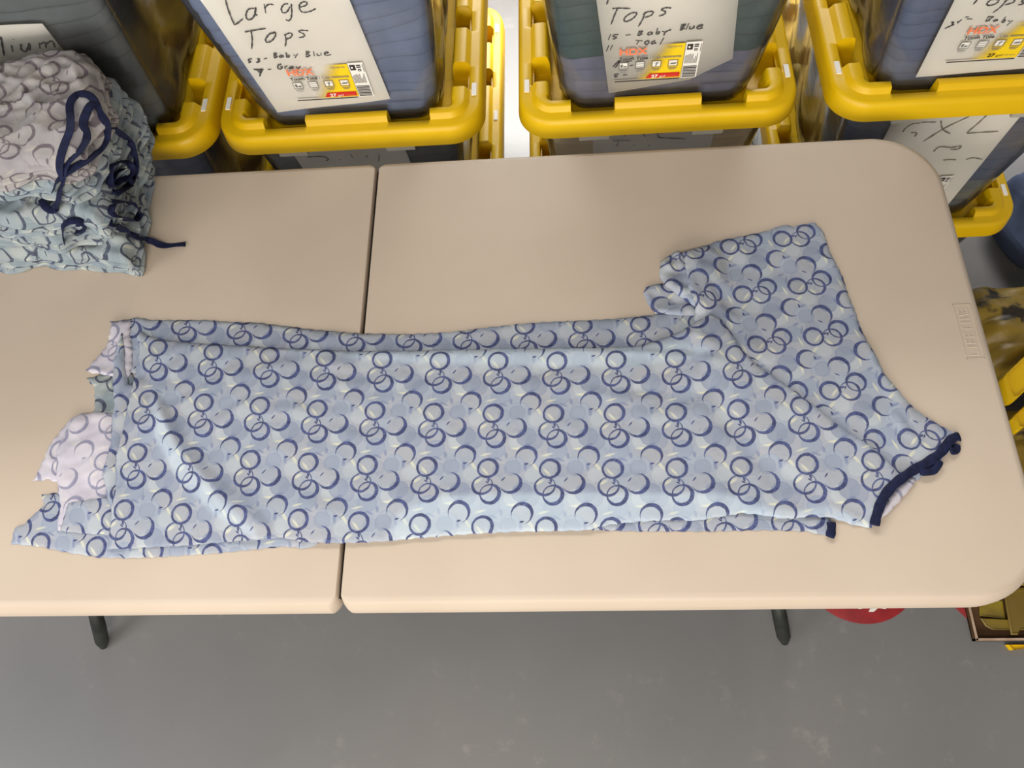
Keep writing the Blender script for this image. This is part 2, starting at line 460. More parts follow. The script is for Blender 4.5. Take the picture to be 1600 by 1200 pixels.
# ------------------------------------------------------------------ storage totes
LW, LD, PITCH = .2415, .74, .365
def smooth01(t): t = max(0, min(1, t)); return t * t * (3 - 2 * t)
def in_notch(x, y):
    """notch amount along the lid's inner edge, x,y on outline (y from front)"""
    def band(v, a, b, e=.0016): return smooth01((v - a) / e + .5) * smooth01((b - v) / e + .5)
    if y < .02 or y > LD - .02:
        return band(abs(x), .074, .148)
    if abs(x) > LW - .02:
        yy = min(y, LD - y)
        return max(band(yy, .089, .144), band(yy, .231, .283))
    return 0
def lid_mesh():
    mb = MB()
    N = 46
    P = []
    R = .062
    base = outline(-LW, LW, 0, LD, (R, R, R, R), 12)
    Q = []
    for k in range(len(base)):
        a = base[k]; b = base[(k + 1) % len(base)]
        L = math.hypot(b[0] - a[0], b[1] - a[1]); n = max(1, int(L / .0018))
        for t in range(n):
            u = t / n
            nx, ny = a[2] + (b[2] - a[2]) * u, a[3] + (b[3] - a[3]) * u
            l = math.hypot(nx, ny)
            Q.append((a[0] + (b[0] - a[0]) * u, a[1] + (b[1] - a[1]) * u, nx / l, ny / l))
    nt = [in_notch(q[0], q[1]) for q in Q]
    Z = PITCH
    def ring(d0, z0, d1=None, z1=None):
        r = []
        for q, n in zip(Q, nt):
            d = d0 + ((d1 if d1 is not None else d0) - d0) * n
            if d > .024: d = .024 + (d - .024) * (1 - .38 * q[3] * q[3])      # narrower lugs along the short ends
            z = z0 + ((z1 if z1 is not None else z0) - z0) * n
            r.append((q[0] - q[2] * d, q[1] - q[3] * d, Z + z))
        return r
    rings = [ring(.030, -.012), ring(.012, -.014), ring(.0045, -.036), ring(0, -.038), ring(0, -.034), ring(.0025, -.010), ring(.005, -.003), ring(.010, 0),
             ring(.024, -.001), ring(.0255, .000, .0255, -.002), ring(.031, .0085, .0265, -.030), ring(.034, .010, .028, -.031), ring(.050, .0105, .045, -.031),
             ring(.054, .009, .050, -.031), ring(.058, -.006, .0595, -.031), ring(.0585, -.030, .0600, -.031), ring(.075, -.031)]
    mb.loft(rings, 0, False, True)
    # underside
    mb.loft([ring(.030, -.012), ring(.026, -.036), ring(.062, -.036), ring(.075, -.036)][::-1], 0, True, False)
    # grip slots: pale blocks painting the brightness seen through, near the corners and the middle of the long sides
    for sx in (-1, 1):
        for y in (.088, .37, LD - .088):
            x = sx * (LW - .017)
            mb.box(x - .0042, x + .0042, y - .014, y + .014, Z - .002, Z + .0015, 1)
    return mb
def body_ring(z, outb=0.0):
    hx = .172 + .11 * z; y0 = .045 - .08 * z; y1 = LD - .045 + .08 * z
    P = outline(-hx - outb, hx + outb, y0 - outb, y1 + outb, (.05,) * 4, 8)
    Q = []
    for k in range(len(P)):
        a = P[k]; b = P[(k + 1) % len(P)]
        L = math.hypot(b[0] - a[0], b[1] - a[1])
        n = 24 if L > .1 else 1
        for t in range(n):
            u = t / n; Q.append((a[0] + (b[0] - a[0]) * u, a[1] + (b[1] - a[1]) * u))
    out = []
    yc = (y0 + y1) / 2
    for x, y in Q:
        if y < y0 + .03 or y > y1 - .03:      # middle panel stands proud
            k = smooth01((.145 - abs(x)) / .012)
            y += (.006 * (1 - k)) * (1 if y < yc else -1)
        elif abs(x) > hx - .02:               # vertical flutes on the long sides
            k = smooth01((abs(((y - .05) % .16) - .08) - .03) / .012)
            x -= .006 * k * (1 if x > 0 else -1)
        out.append((x, y, z))
    return out
def body_mesh(low=False):
    mb = MB()
    zs = [-.005 if low else -.029, .0 if low else -.022, .02, .08, .16, .24, .30, .322, .326, .33]
    ob = [-.012, -.003, 0, 0, 0, 0, 0, 0, .010, .016]
    mb.loft([body_ring(z, o_) for z, o_ in zip(zs, ob)], 0, True, False)
    return mb
def tab_mesh(x0, x1):
    mb = MB(); mb.box(x0, x1, .002, .022, .316, .329, 0)
    return mb
LIDM = lid_mesh(); BODYM = {False: body_mesh(), True: body_mesh(True)}

def label_part(parent, red=True):
    mb = MB()
    K = .08
    def P(x, z, off=.0012): return (x, .045 - K * z - off, z)
    uv = []
    def quad(x0, x1, z0, z1, mat, off=.0012, sk=0.0):
        mb.add([P(x0, z0, off), P(x1, z0, off), P(x1 + sk, z1, off), P(x0 + sk, z1, off)], [(0, 1, 2, 3)], mat)
        uv.extend([(0, 0), (1, 0), (1, 1), (0, 1)])
    def txt(body, x, z, size, mat, wid=None, bold=0, off=.0018, shear=0):
        vs, fs = text_mesh(body, size, bold, shear)
        k = 1 if wid is None else wid / max(v[0] for v in vs)
        mb.add([P(x + v[0] * k, z + v[1], off) for v in vs], fs, mat); uv.extend([(0, 0)] * len(vs))
    quad(-.066, .033, .047, .123, 0, .0006)                     # yellow
    txt('HDX', -.071, .1055, .0190, 1, .046, .0006)
    txt('Tough Tote', -.070, .0945, .0088, 3, .046, .0003)
    txt('/ Caja resistente', -.021, .0945, .0080, 4, .050, .0001)
    txt('1000 000 000', .004, .1160, .0045, 4, .024)
    for k in range(4):
        x = -.070 + k * .0265
        for a in ((x, x + .016, .0885, .0895), (x, x + .016, .0745, .0755), (x, x + .001, .0745, .0895), (x + .015, x + .016, .0745, .0895)):
            quad(*a, 4, .0018)
        quad(x + .002, x + .014, .0765, .0875, 5, .0014)
        if k == 1:
            quad(x + .002, x + .014, .0838, .0848, 4, .0018); quad(x + .002, x + .014, .0790, .0800, 4, .0018)
        elif k == 0:
            quad(x + .003, x + .007, .078, .085, 4, .0017); quad(x + .008, x + .013, .078, .0815, 4, .0017)
        elif k == 2:
            quad(x + .004, x + .012, .0835, .0845, 4, .0018, .001); quad(x + .006, x + .008, .0775, .0860, 4, .0018, .002)
        else:
            quad(x + .003, x + .012, .0795, .0830, 4, .0018, .002)
        quad(x + .001, x + .015, .0705, .0720, 4, .0018); quad(x + .003, x + .013, .0675, .0687, 4, .0018)
    if red:
        mb.add([P(-.025, .0500, .0016), P(.031, .0500, .0016), P(.031, .0605, .0016), P(-.018, .0605, .0016)], [(0, 1, 2, 3)], 2); uv.extend([(0, 0)] * 4)
        txt('27', -.015, .0518, .0090, 5, .011, .0003, .0022); txt('gal', -.002, .0520, .0060, 5, .010, 0, .0022); txt('102 liters', .010, .0522, .0035, 1, .018, 0, .0022)
    else:
        txt('27', -.015, .0530, .0100, 3, .011, .0003, .0022); txt('gal', -.002, .0532, .0065, 3, .010, 0, .0022); txt('102 liters', .010, .0535, .0040, 4, .018, 0, .0022)
    quad(-.075, .031, .0450, .0475, 3, .0020)
    # barcode strip
    quad(.034, .059, .046, .125, 5, .0009)
    quad(.036, .045, .109, .121, 3, .0016); quad(.038, .041, .113, .117, 5, .0019)
    quad(.047, .054, .118, .1205, 3, .0016); quad(.047, .054, .114, .1165, 3, .0016); quad(.048, .053, .106, .111, 3, .0016); quad(.0495, .0515, .1075, .1095, 5, .0019)
    quad(.057, .0578, .104, .121, 3, .0016)
    rnd = random.Random(5)
    x = .0355
    for k in range(9):
        quad(x, x + .0011, .079, .079 + rnd.uniform(.010, .022), 4, .0016); x += .0023
    for k in range(8):
        quad(.035, .057, .048 + k * .0033, .0502 + k * .0033, 4 if k % 2 else 3, .0016)
    o = mb.build('product_label', [M['sticker'], M['orange'], M['red'], M['black'], M['grey'], M['white']], parent, smooth=False, uv=uv)
    o['label'] = 'faded yellow, orange and red printed product label'
    return o

_first = {}
def shared(name, key, maker, mats, parent, loc, **kw):
    """first use builds the mesh, later ones copy the object"""
    if key not in _first:
        o = maker().build(name, mats, parent, **kw); _first[key] = o
    else:
        o = _first[key].copy(); o.name = name; COL.objects.link(o); o.parent = parent
    o.location = loc
    return o

def slab_mesh(hx, y0, y1, z0, z1, seed):
    """one folded garment: soft fold edges, slightly wavy"""
    mb = MB(); rnd = random.Random(seed)
    P = outline(-hx, hx, y0, y1, (.03,) * 4, 5)
    Q = []
    for k in range(len(P)):
        a = P[k]; b = P[(k + 1) % len(P)]
        L = math.hypot(b[0] - a[0], b[1] - a[1]); n = 14 if L > .1 else 1
        for t in range(n):
            u = t / n; Q.append((a[0] + (b[0] - a[0]) * u, a[1] + (b[1] - a[1]) * u, a[2] + (b[2] - a[2]) * u, a[3] + (b[3] - a[3]) * u))
    zc = (z0 + z1) / 2; h = (z1 - z0) / 2
    rings = []
    for d, dz in ((.03, -1), (.0022, -.98), (.0006, -.8), (0, -.3), (0, .3), (.0006, .8), (.0022, .98), (.03, 1)):
        r = []
        for x, y, nx, ny in Q:
            zz = zc + dz * h
            wv = noise.noise(Vector((x * 5, y * 5, zz * 9))) * .022 + noise.noise(Vector((x * 14, y * 14, zz * 16 + 7))) * .006
            dd = d + .004 * (noise.noise(Vector((x * 22, y * 22, seed + 5.))) * .5 + .5)
            r.append((x - nx * dd, y - ny * dd, zz + wv * min(1, max(0, z0 + .02) / .05)))
        rings.append(r)
    mb.loft(rings, 0, True, True)
    return mb

def paper_part(name, lab, cat, org, corners, strokes, ink, sw, zb, cx, curl=0.0):
    """a letter sheet standing just inside the front wall; corners ccw in wall coords (x, h)"""
    c = [Vector((x, .045 - .08 * h + .0045, h)) for x, h in corners]
    mb = MB(); nn = 12
    if len(c) > 4:                          # sheet with a turned-back corner
        n = len(c)
        mb.loft([c, [p + Vector((0, .0006, 0)) for p in c]], 0, False, False)
        mb.f += [list(reversed(range(n))), list(range(n, 2 * n))]; mb.m += [0, 0]
        mb.f = [list(reversed(f)) for f in mb.f]
        return finish_paper(mb, name, lab, cat, org, strokes, ink, sw, zb, cx)
    pts = []
    for side in (0, 1):
        for j in range(nn + 1):
            for i in range(nn + 1):
                u, v = i / nn, j / nn
                p = (c[0] * (1 - u) + c[1] * u) * (1 - v) + (c[3] * (1 - u) + c[2] * u) * v
                p = p + Vector((0, curl * noise.noise(Vector((u * 2, v * 2, cx))) + side * .0005, 0))
                pts.append(p)
    o1 = (nn + 1) ** 2
    fs = []
    for j in range(nn):
        for i in range(nn):
            a = j * (nn + 1) + i; q = (a, a + 1, a + nn + 2, a + nn + 1)
            fs.append(q); fs.append(tuple(o1 + k for k in reversed(q)))
    mb.add([p for p in pts], fs)
    return finish_paper(mb, name, lab, cat, org, strokes, ink, sw, zb, cx)
def finish_paper(mb, name, lab, cat, org, strokes, ink, sw, zb, cx):
    o = mb.build(name, M['paper'])
    o.location = org
    tag(o, lab, cat)
    if strokes:
        ib = MB()
        for st in strokes:
            pts = [hwall(u, v, zb, cx) for u, v in st]
            rib = []
            for k, p in enumerate(pts):
                a = pts[max(k - 1, 0)]; b = pts[min(k + 1, len(pts) - 1)]
                dx, dz = b[0] - a[0], b[1] - a[1]; l = math.hypot(dx, dz) or 1
                wq = sw * (.5 if k in (0, len(pts) - 1) else .75 + .25 * math.sin(k * 2.3))
                nx, nz = -dz / l * wq, dx / l * wq
                for s_ in (1, -1):
                    rib.append((p[0] + nx * s_, .045 - .08 * (p[1] + nz * s_) + .0045 - .0011, p[1] + nz * s_))
            ib.add(rib, [(2 * k, 2 * k + 1, 2 * k + 3, 2 * k + 2) for k in range(len(pts) - 1)])
        io = ib.build('handwriting', ink, o, smooth=False)
        io['label'] = 'handwritten marker lettering'
    return o

def catmull(pts, n=4):
    if len(pts) < 3: return list(pts)
    P = [pts[0]] + list(pts) + [pts[-1]]; out = []
    for i in range(1, len(P) - 2):
        for k in range(n):
            t = k / n
            out.append(tuple(.5 * ((2 * P[i][d]) + (P[i + 1][d] - P[i - 1][d]) * t + (2 * P[i - 1][d] - 5 * P[i][d] + 4 * P[i + 1][d] - P[i + 2][d]) * t * t + (3 * P[i][d] - P[i - 1][d] - 3 * P[i + 1][d] + P[i + 2][d]) * t ** 3) for d in range(len(pts[0]))))
    out.append(tuple(pts[-1]))
    return out
def ST(spec, ox, oy, k):
    """strokes written as 'x,y x,y ...; x,y ...' read off an enlarged view"""
    res = []
    for s in spec.split(';'):
        pts = [tuple(float(a) for a in p.split(',')) for p in s.split()]
        if pts: res.append(catmull([(ox + x / k, oy + y / k) for x, y in pts]))
    return res
LARGE = ST('''235,-90 243,0 262,80 300,175 318,192 372,152; 455,75 415,80 395,115 400,150 425,158 455,130 468,70; 466,66 462,110 478,128; 528,40 540,110; 530,75 560,45 600,48;
 705,40 675,45 655,75 665,105 695,100 720,60; 728,40 732,100 725,150 705,165 688,155; 790,65 830,55 845,35 820,25 790,45 790,80 815,103 870,95 908,75;
 385,248 460,235 540,222; 432,240 440,300 437,372; 610,250 570,262 540,300 548,325 585,312 612,275 608,250 590,262; 680,262 690,310 683,355; 682,270 715,255 735,265 720,290 690,300;
 855,238 800,235 785,245 820,262 822,280 785,290; 440,445 418,448 412,458 430,465 412,475; 475,445 495,447 485,456 495,465 470,472; 525,448 550,440;
 600,402 602,440; 600,405 620,408 605,420 625,430 603,440; 655,418 640,430 655,435 665,420 668,435; 690,400 697,435 715,425 700,418; 745,415 758,425; 775,408 755,440;
 838,388 838,432; 838,390 862,395 842,408 865,420 838,432; 892,388 898,425; 918,405 922,420 940,418; 945,400 948,420; 975,408 1000,400 990,392 972,405 985,420 1022,412;
 450,522 485,523 520,520; 520,520 505,545 495,575; 465,528 515,526; 478,538 510,532; 487,550 506,540; 555,525 580,520; 655,485 632,492 630,515 650,520 662,505 645,503;
 680,498 683,520; 680,505 700,497; 730,500 712,515 728,518 740,500 742,515; 760,500 775,512; 795,498 770,535''', 300, 0, 4.706)
TOPS2 = ST('''200,-40 190,5 172,60; 225,100 300,95 400,100; 275,100 245,170 215,252; 465,140 420,140 365,170 340,205 355,225 410,205 455,165 465,140; 545,130 520,200 478,272; 520,160 570,130 620,130 600,165 540,185;
 795,95 740,92 700,110 740,130 725,155 675,172; 212,345 188,402; 285,350 245,352 235,368 265,375 255,388 228,392; 355,355 405,350; 485,315 470,360; 480,318 520,318 492,335 512,345 472,360;
 600,322 572,335 572,352 600,345 610,325 612,350; 665,285 645,345; 650,330 680,322 675,340 648,345; 705,318 735,325; 795,300 740,325 722,360; 895,255 880,310; 890,258 935,250 905,280 920,290 882,308; 900,262 915,255 892,300;
 965,240 935,305; 975,270 972,295 1000,290 1015,265 1012,290; 1040,275 1090,268 1095,255 1060,262 1042,285 1062,295 1100,282; 195,450 170,510; 230,450 205,498; 452,405 520,410; 482,408 462,445;
 575,405 540,425 555,445 580,425 570,405; 640,405 605,425 612,440 640,425 645,438; 725,378 685,445; 235,660 265,625 300,600 255,668; 300,600 265,660; 360,610 420,600; 395,650 430,640; 290,728 255,732 250,745 275,750 245,758; 330,738 370,735''', 920, 0, 6.154)
TOPS3 = ST('''1150,-60 1090,0 1030,70; 1320,15 1240,15 1185,60 1210,82 1290,60 1325,20; 1410,20 1340,100 1250,165; 1380,40 1450,5 1500,15 1480,50 1390,75; 1640,10 1600,20 1580,35 1600,50 1590,68 1540,75;
 780,270 805,275 790,290 805,300 770,315 705,345; 845,270 880,260; 850,285 900,240; 935,215 980,210; 955,235 1020,235; 1205,205 1165,265; 1195,208 1260,212 1210,235 1215,250 1165,262; 1290,235 1260,255 1280,260 1300,240 1300,258;
 1400,210 1350,270; 1360,255 1390,245 1380,270 1350,272; 1425,255 1450,262; 1480,250 1410,310''', 1380, 0, 7.27)
MEDIUM = ST('''-60,330 -85,400 -40,420 -15,380; 0,320 15,400 30,478; 90,390 100,445; 104,338 107,343; 170,380 175,430 215,440 240,375 245,435; 320,370 330,420; 328,385 370,365 378,415; 380,380 430,355 455,410''', 0, 0, 5.333)
XL2 = ST('595,80 655,160; 620,90 540,160; 490,95 480,115; 765,72 725,130 725,150 740,165 870,172; 478,183 575,181; 510,183 500,213; 590,205 600,208; 670,205 682,207', 820, 170, 3.478)
XL1 = ST('485,168 560,163 600,175 590,188; 815,155 805,170; 660,178 668,183; 720,150 735,170; 878,150 875,190', 340, 200, 3.478)
XL3 = ST('870,178 740,180 660,200 610,235 595,260; 670,190 740,188; 660,265 710,270 690,300; 912,165 925,235 990,275; 1150,130 950,225 765,340; 1300,115 1220,190 1135,265 1180,268 1390,255; 850,425 900,385 1000,390 1080,378 1050,405 990,405; 930,495 990,490 1040,492; 1120,490 1180,475 1255,488', 1300, 160, 5.333)

STACKS = [-.556, -.0615, .4815, 1.016]
LEVELS = [.005, .37, .735]
def tote(cx, lvl, lab, mats_by_level, red=True, has_label=True, group=None, what=None):
    zb = LEVELS[lvl]
    t = empty('storage_tote', (cx, .80, zb - .005))
    tag(t, lab, 'storage tote', 'yellow lidded storage totes in stacks behind the table')
    off = (0, 0, .005)
    shared('body', 'body%d' % lvl if lvl == 0 else 'body', lambda: BODYM[lvl == 0], M['clear'], t, off)
    shared('lid', 'lid', lambda: LIDM, [M['yellow'], M['white']], t, off, auto=55)
    shared('handle_tab', 'tabl', lambda: tab_mesh(-.135, -.083), M['clear_tab'], t, off, smooth=False)
    shared('handle_tab', 'tabr', lambda: tab_mesh(.062, .114), M['clear_tab'], t, off, smooth=False)
    if has_label:
        key = 'label%d' % red
        if key not in _first:
            _first[key] = label_part(t, red); _first[key].location = off
        else:
            o = _first[key].copy(); COL.objects.link(o); o.parent = t; o.location = off
    if mats_by_level:
        n = 12; h = .0275; zs0 = .002 if lvl == 0 else -.020
        for k in range(n):
            mk = mats_by_level[max(k - 1, 0)]
            z0 = zs0 + k * h
            if z0 + h > .318: continue
            zl = z0 + .01
            hx = .172 + .11 * z0 - .012; y0 = .045 - .08 * z0 + .0115
            key = ('slab', k, mk, lvl == 0)
            if key not in _first:
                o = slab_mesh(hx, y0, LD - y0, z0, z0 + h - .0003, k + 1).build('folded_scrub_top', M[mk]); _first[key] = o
            else:
                o = _first[key].copy(); COL.objects.link(o)
            o.location = (cx, .80, zb)
            cn = {'baby_blue': 'baby blue', 'blue_dusk': 'dusty blue', 'steel_grey': 'slate grey', 'teal': 'dark teal', 'lavender': 'greyish lavender', 'beige': 'beige', 'dark_grey': 'charcoal'}[mk]  # beige imitates the table reflected on the XL tote
            tag(o, 'folded %s top in the pile inside the %s' % (cn, what), 'scrub top', '%s tops folded inside the %s' % (cn, what))
    return t
B11 = lambda *seq: [m for m, n in seq for _ in range(n)]
tote(STACKS[0], 2, 'clear tote of grey tops behind the gown pile at far left, topmost', B11(('steel_grey', 11)), what='tote marked Medium')
tote(STACKS[1], 2, 'clear tote of baby blue tops with the Large Tops sheet', B11(('baby_blue', 11)), what='Large Tops tote')
tote(STACKS[2], 2, 'clear tote of dark teal tops listing 15 Baby Blue', B11(('lavender', 3), ('teal', 8)), what='tote listing 15 Baby Blue')
tote(STACKS[3], 2, 'clear tote of dusty blue tops at the upper right corner', B11(('blue_dusk', 11)), red=False, what='upper right tote')
tote(STACKS[0], 1, 'clear tote just above the table edge, under the Medium tote', B11(('blue_dusk', 11)), what='tote under the Medium tote')
tote(STACKS[1], 1, 'clear tote of charcoal tops directly under the Large Tops tote', B11(('dark_grey', 11)), what='tote under the Large Tops tote')
tote(STACKS[2], 1, 'clear tote of tops painted beige as table reflection, marked XL between two stacks', B11(('beige', 11)), what='XL tote')
tote(STACKS[3], 1, 'clear tote with an XL sheet behind the rounded table corner', B11(('steel_grey', 3), ('blue_dusk', 8)), red=True, what='tote behind the table corner')
for i, cx in enumerate(STACKS):
    tote(cx, 0, ['clear tote on the floor beneath the Medium stack', 'clear tote on the floor beneath the Large Tops stack', 'clear tote on the floor beneath the teal tops stack', 'clear tote on the floor at right with dark contents'][i],
         B11(('dark_grey', 11)) if i == 3 else None, what='floor level tote at right')
def paper(cx, lvl, px, strokes, ink, sw, lab, curl=.002):
    zb = LEVELS[lvl]
    return paper_part('paper_sheet', lab, 'paper sign', (cx, .80, zb), px, strokes, ink, sw, zb, cx, curl)
paper(STACKS[0], 2, [(-.128, .000), (.080, -.002), (.088, .240), (-.122, .246)], MEDIUM, M['ink'], .0019, 'white sheet reading Medium above the pile of gowns')
paper(STACKS[1], 2, [(-.124, .012), (.083, .030), (.069, .300), (-.150, .292)], LARGE, M['ink'], .0016, 'white sheet handwritten Large Tops, 53 Baby Blue, 7 Gray')
paper(STACKS[2], 2, [(-.083, .012), (.050, .034), (.114, .077), (.088, .300), (-.120, .300)], TOPS2, M['ink'], .0016, 'white sheet handwritten Tops, 15 Baby Blue')
paper(STACKS[3], 2, [(-.106, .008), (.105, .016), (.095, .300), (-.122, .295)], TOPS3, M['ink'], .0017, 'white sheet ending in ops and Baby at the upper right')
paper(STACKS[1], 1, [(-.105, .030), (.100, .030), (.088, .302), (-.123, .307)], XL1, M['faint_ink'], .0018, 'pale sheet half hidden by the table seam')
paper(STACKS[2], 1, [(-.105, .035), (.110, .035), (.106, .329), (-.110, .325)], XL2, M['faint_ink'], .0016, 'sheet marked XL under the teal tops tote')
paper(STACKS[3], 1, [(-.112, .020), (.097, .004), (.098, .315), (-.120, .300)], XL3, M['faint_ink'], .0016, 'greyish sheet marked XL behind the table corner')

# ------------------------------------------------------------------ cloth lying on the table
GX0, GY0, GS, GW, GH = -.75, -.02, .0025, 700, 310
H = np.full((GH, GW), TZ)
def maxf(a, r):
    o = a.copy()
    for dy in range(-r, r + 1):
        for dx in range(-r, r + 1):
            o = np.maximum(o, np.roll(np.roll(a, dy, 0), dx, 1))
    return o
def blur(a, r, n=2):
    for _ in range(n):
        for ax in (0, 1):
            acc = np.zeros_like(a)
            for d in range(-r, r + 1): acc += np.roll(a, d, ax)
            a = acc / (2 * r + 1)
    return a
def sample(R, x, y):
    fx = np.clip((x - GX0) / GS, 0, GW - 1.001); fy = np.clip((y - GY0) / GS, 0, GH - 1.001)
    ix, iy = fx.astype(int), fy.astype(int); ax, ay = fx - ix, fy - iy
    return (R[iy, ix] * (1 - ax) * (1 - ay) + R[iy, ix + 1] * ax * (1 - ay) + R[iy + 1, ix] * (1 - ax) * ay + R[iy + 1, ix + 1] * ax * ay)
def segdist(x, y, P, closed):
    """distance, signed side and arclength fraction to a polyline"""
    best = np.full(x.shape, 1e9); side = np.zeros(x.shape); frac = np.zeros(x.shape)
    n = len(P); m = n if closed else n - 1
    for i in range(m):
        a = P[i]; b = P[(i + 1) % n]
        dx, dy = b[0] - a[0], b[1] - a[1]; L = dx * dx + dy * dy + 1e-12
        t = np.clip(((x - a[0]) * dx + (y - a[1]) * dy) / L, 0, 1)
        qx, qy = x - a[0] - t * dx, y - a[1] - t * dy
        d = np.hypot(qx, qy)
        k = d < best
        best = np.where(k, d, best); side = np.where(k, np.sign(dx * qy - dy * qx), side); frac = np.where(k, (i + t) / m, frac)
    return best, side, frac
def inside(x, y, P):
    c = np.zeros(x.shape, bool); n = len(P)
    for i in range(n):
        x0, y0 = P[i]; x1, y1 = P[(i + 1) % n]
        if y0 == y1: continue
        k = ((y0 > y) != (y1 > y)) & (x < (x1 - x0) * (y - y0) / (y1 - y0) + x0)
        c ^= k
    return c
def dens(P, s, closed=True):
    out = []
    n = len(P)
    for i in range(n if closed else n - 1):
        a, b = P[i], P[(i + 1) % n]
        m = max(1, int(round(math.hypot(b[0] - a[0], b[1] - a[1]) / s)))
        for k in range(m): out.append((a[0] + (b[0] - a[0]) * k / m, a[1] + (b[1] - a[1]) * k / m))
    if not closed: out.append(P[-1])
    return out
def wrinkle(x, y, seed, lam=.06, ang=0.0, aniso=1.0):
    r = np.random.RandomState(seed); z = np.zeros(x.shape)
    wx = .35 * lam * np.sin(y / lam * 2.1 + seed) ; wy = .35 * lam * np.sin(x / lam * 1.7 + seed * 2)
    ca, sa = math.cos(ang), math.sin(ang)
    u = (x + wx) * ca + (y + wy) * sa; v = (-(x + wx) * sa + (y + wy) * ca) * aniso
    tot = 0
    for k in range(9):
        th = r.uniform(0, 2 * math.pi); f = 2 * math.pi / (lam * r.uniform(.5, 1.8)); a = r.uniform(.4, 1)
        z += a * np.sin(f * (u * math.cos(th) + v * math.sin(th)) + r.uniform(0, 6.3)); tot += a
    return z / tot * 2
def triangulate(P, step):
    xs = [p[0] for p in P]; ys = [p[1] for p in P]
    gx, gy = np.meshgrid(np.arange(min(xs), max(xs), step), np.arange(min(ys), max(ys), step * .9))
    gx = gx + (np.arange(gx.shape[0]) % 2)[:, None] * step * .5
    gx, gy = gx.ravel(), gy.ravel()
    k = inside(gx, gy, P); gx, gy = gx[k], gy[k]
    d, _, _ = segdist(gx, gy, P, True); k = d > step * .55
    pts = [Vector(p) for p in P] + [Vector((a, b)) for a, b in zip(gx[k], gy[k])]
    n = len(P)
    vs, _, fs, *_ = delaunay_2d_cdt(pts, [], [list(range(n))], 1, 1e-6)
    V = np.array([(v.x, v.y) for v in vs])
    return V, [list(f) for f in fs]
CM = [[3.6107, 11.4429, -0.697, 0.1684, -1.6725, 0.1068, 2.9297], [0.695, -0.8532, -12.1078, 0.7674, -0.8447, 0.2951, 1.9152]]
def uv_main(x, y, ox=0, oy=0):
    x = np.asarray(x) + ox; y = np.asarray(y) - .3 + oy
    B = [np.ones_like(x), x, y, x * x, x * y, x ** 3, x * x * y]
    return np.stack([sum(c * b for c, b in zip(CM[0], B)), sum(c * b for c, b in zip(CM[1], B))], 1)
def uv_sleeve(x, y):
    return np.stack([-4.281 - 1.4723 * x + 11.5125 * y + .0, -7.612 + 12.0639 * x + 1.4182 * y], 1)
def uv_rot(ang, ox=0, oy=0):
    def f(x, y):
        c, s = math.cos(ang), math.sin(ang)
        u = (x * c + y * s) + ox; v = (-x * s + y * c) + oy
        return np.stack([u * 11.55 - v * .64, -u * .62 - v * 11.8], 1)
    return f
def ridge(x, y, P, amp, wl, wr, taper=True):
    """crease: height falls over wl to the left of the path and wr to its right"""
    d, s, f = segdist(x, y, P, False)
    wd = np.where(s > 0, wl, wr)
    z = amp * np.exp(-(d / wd) ** 2)
    if taper: z = z * np.clip(np.minimum(f, 1 - f) * 5, 0, 1) ** .7
    return z
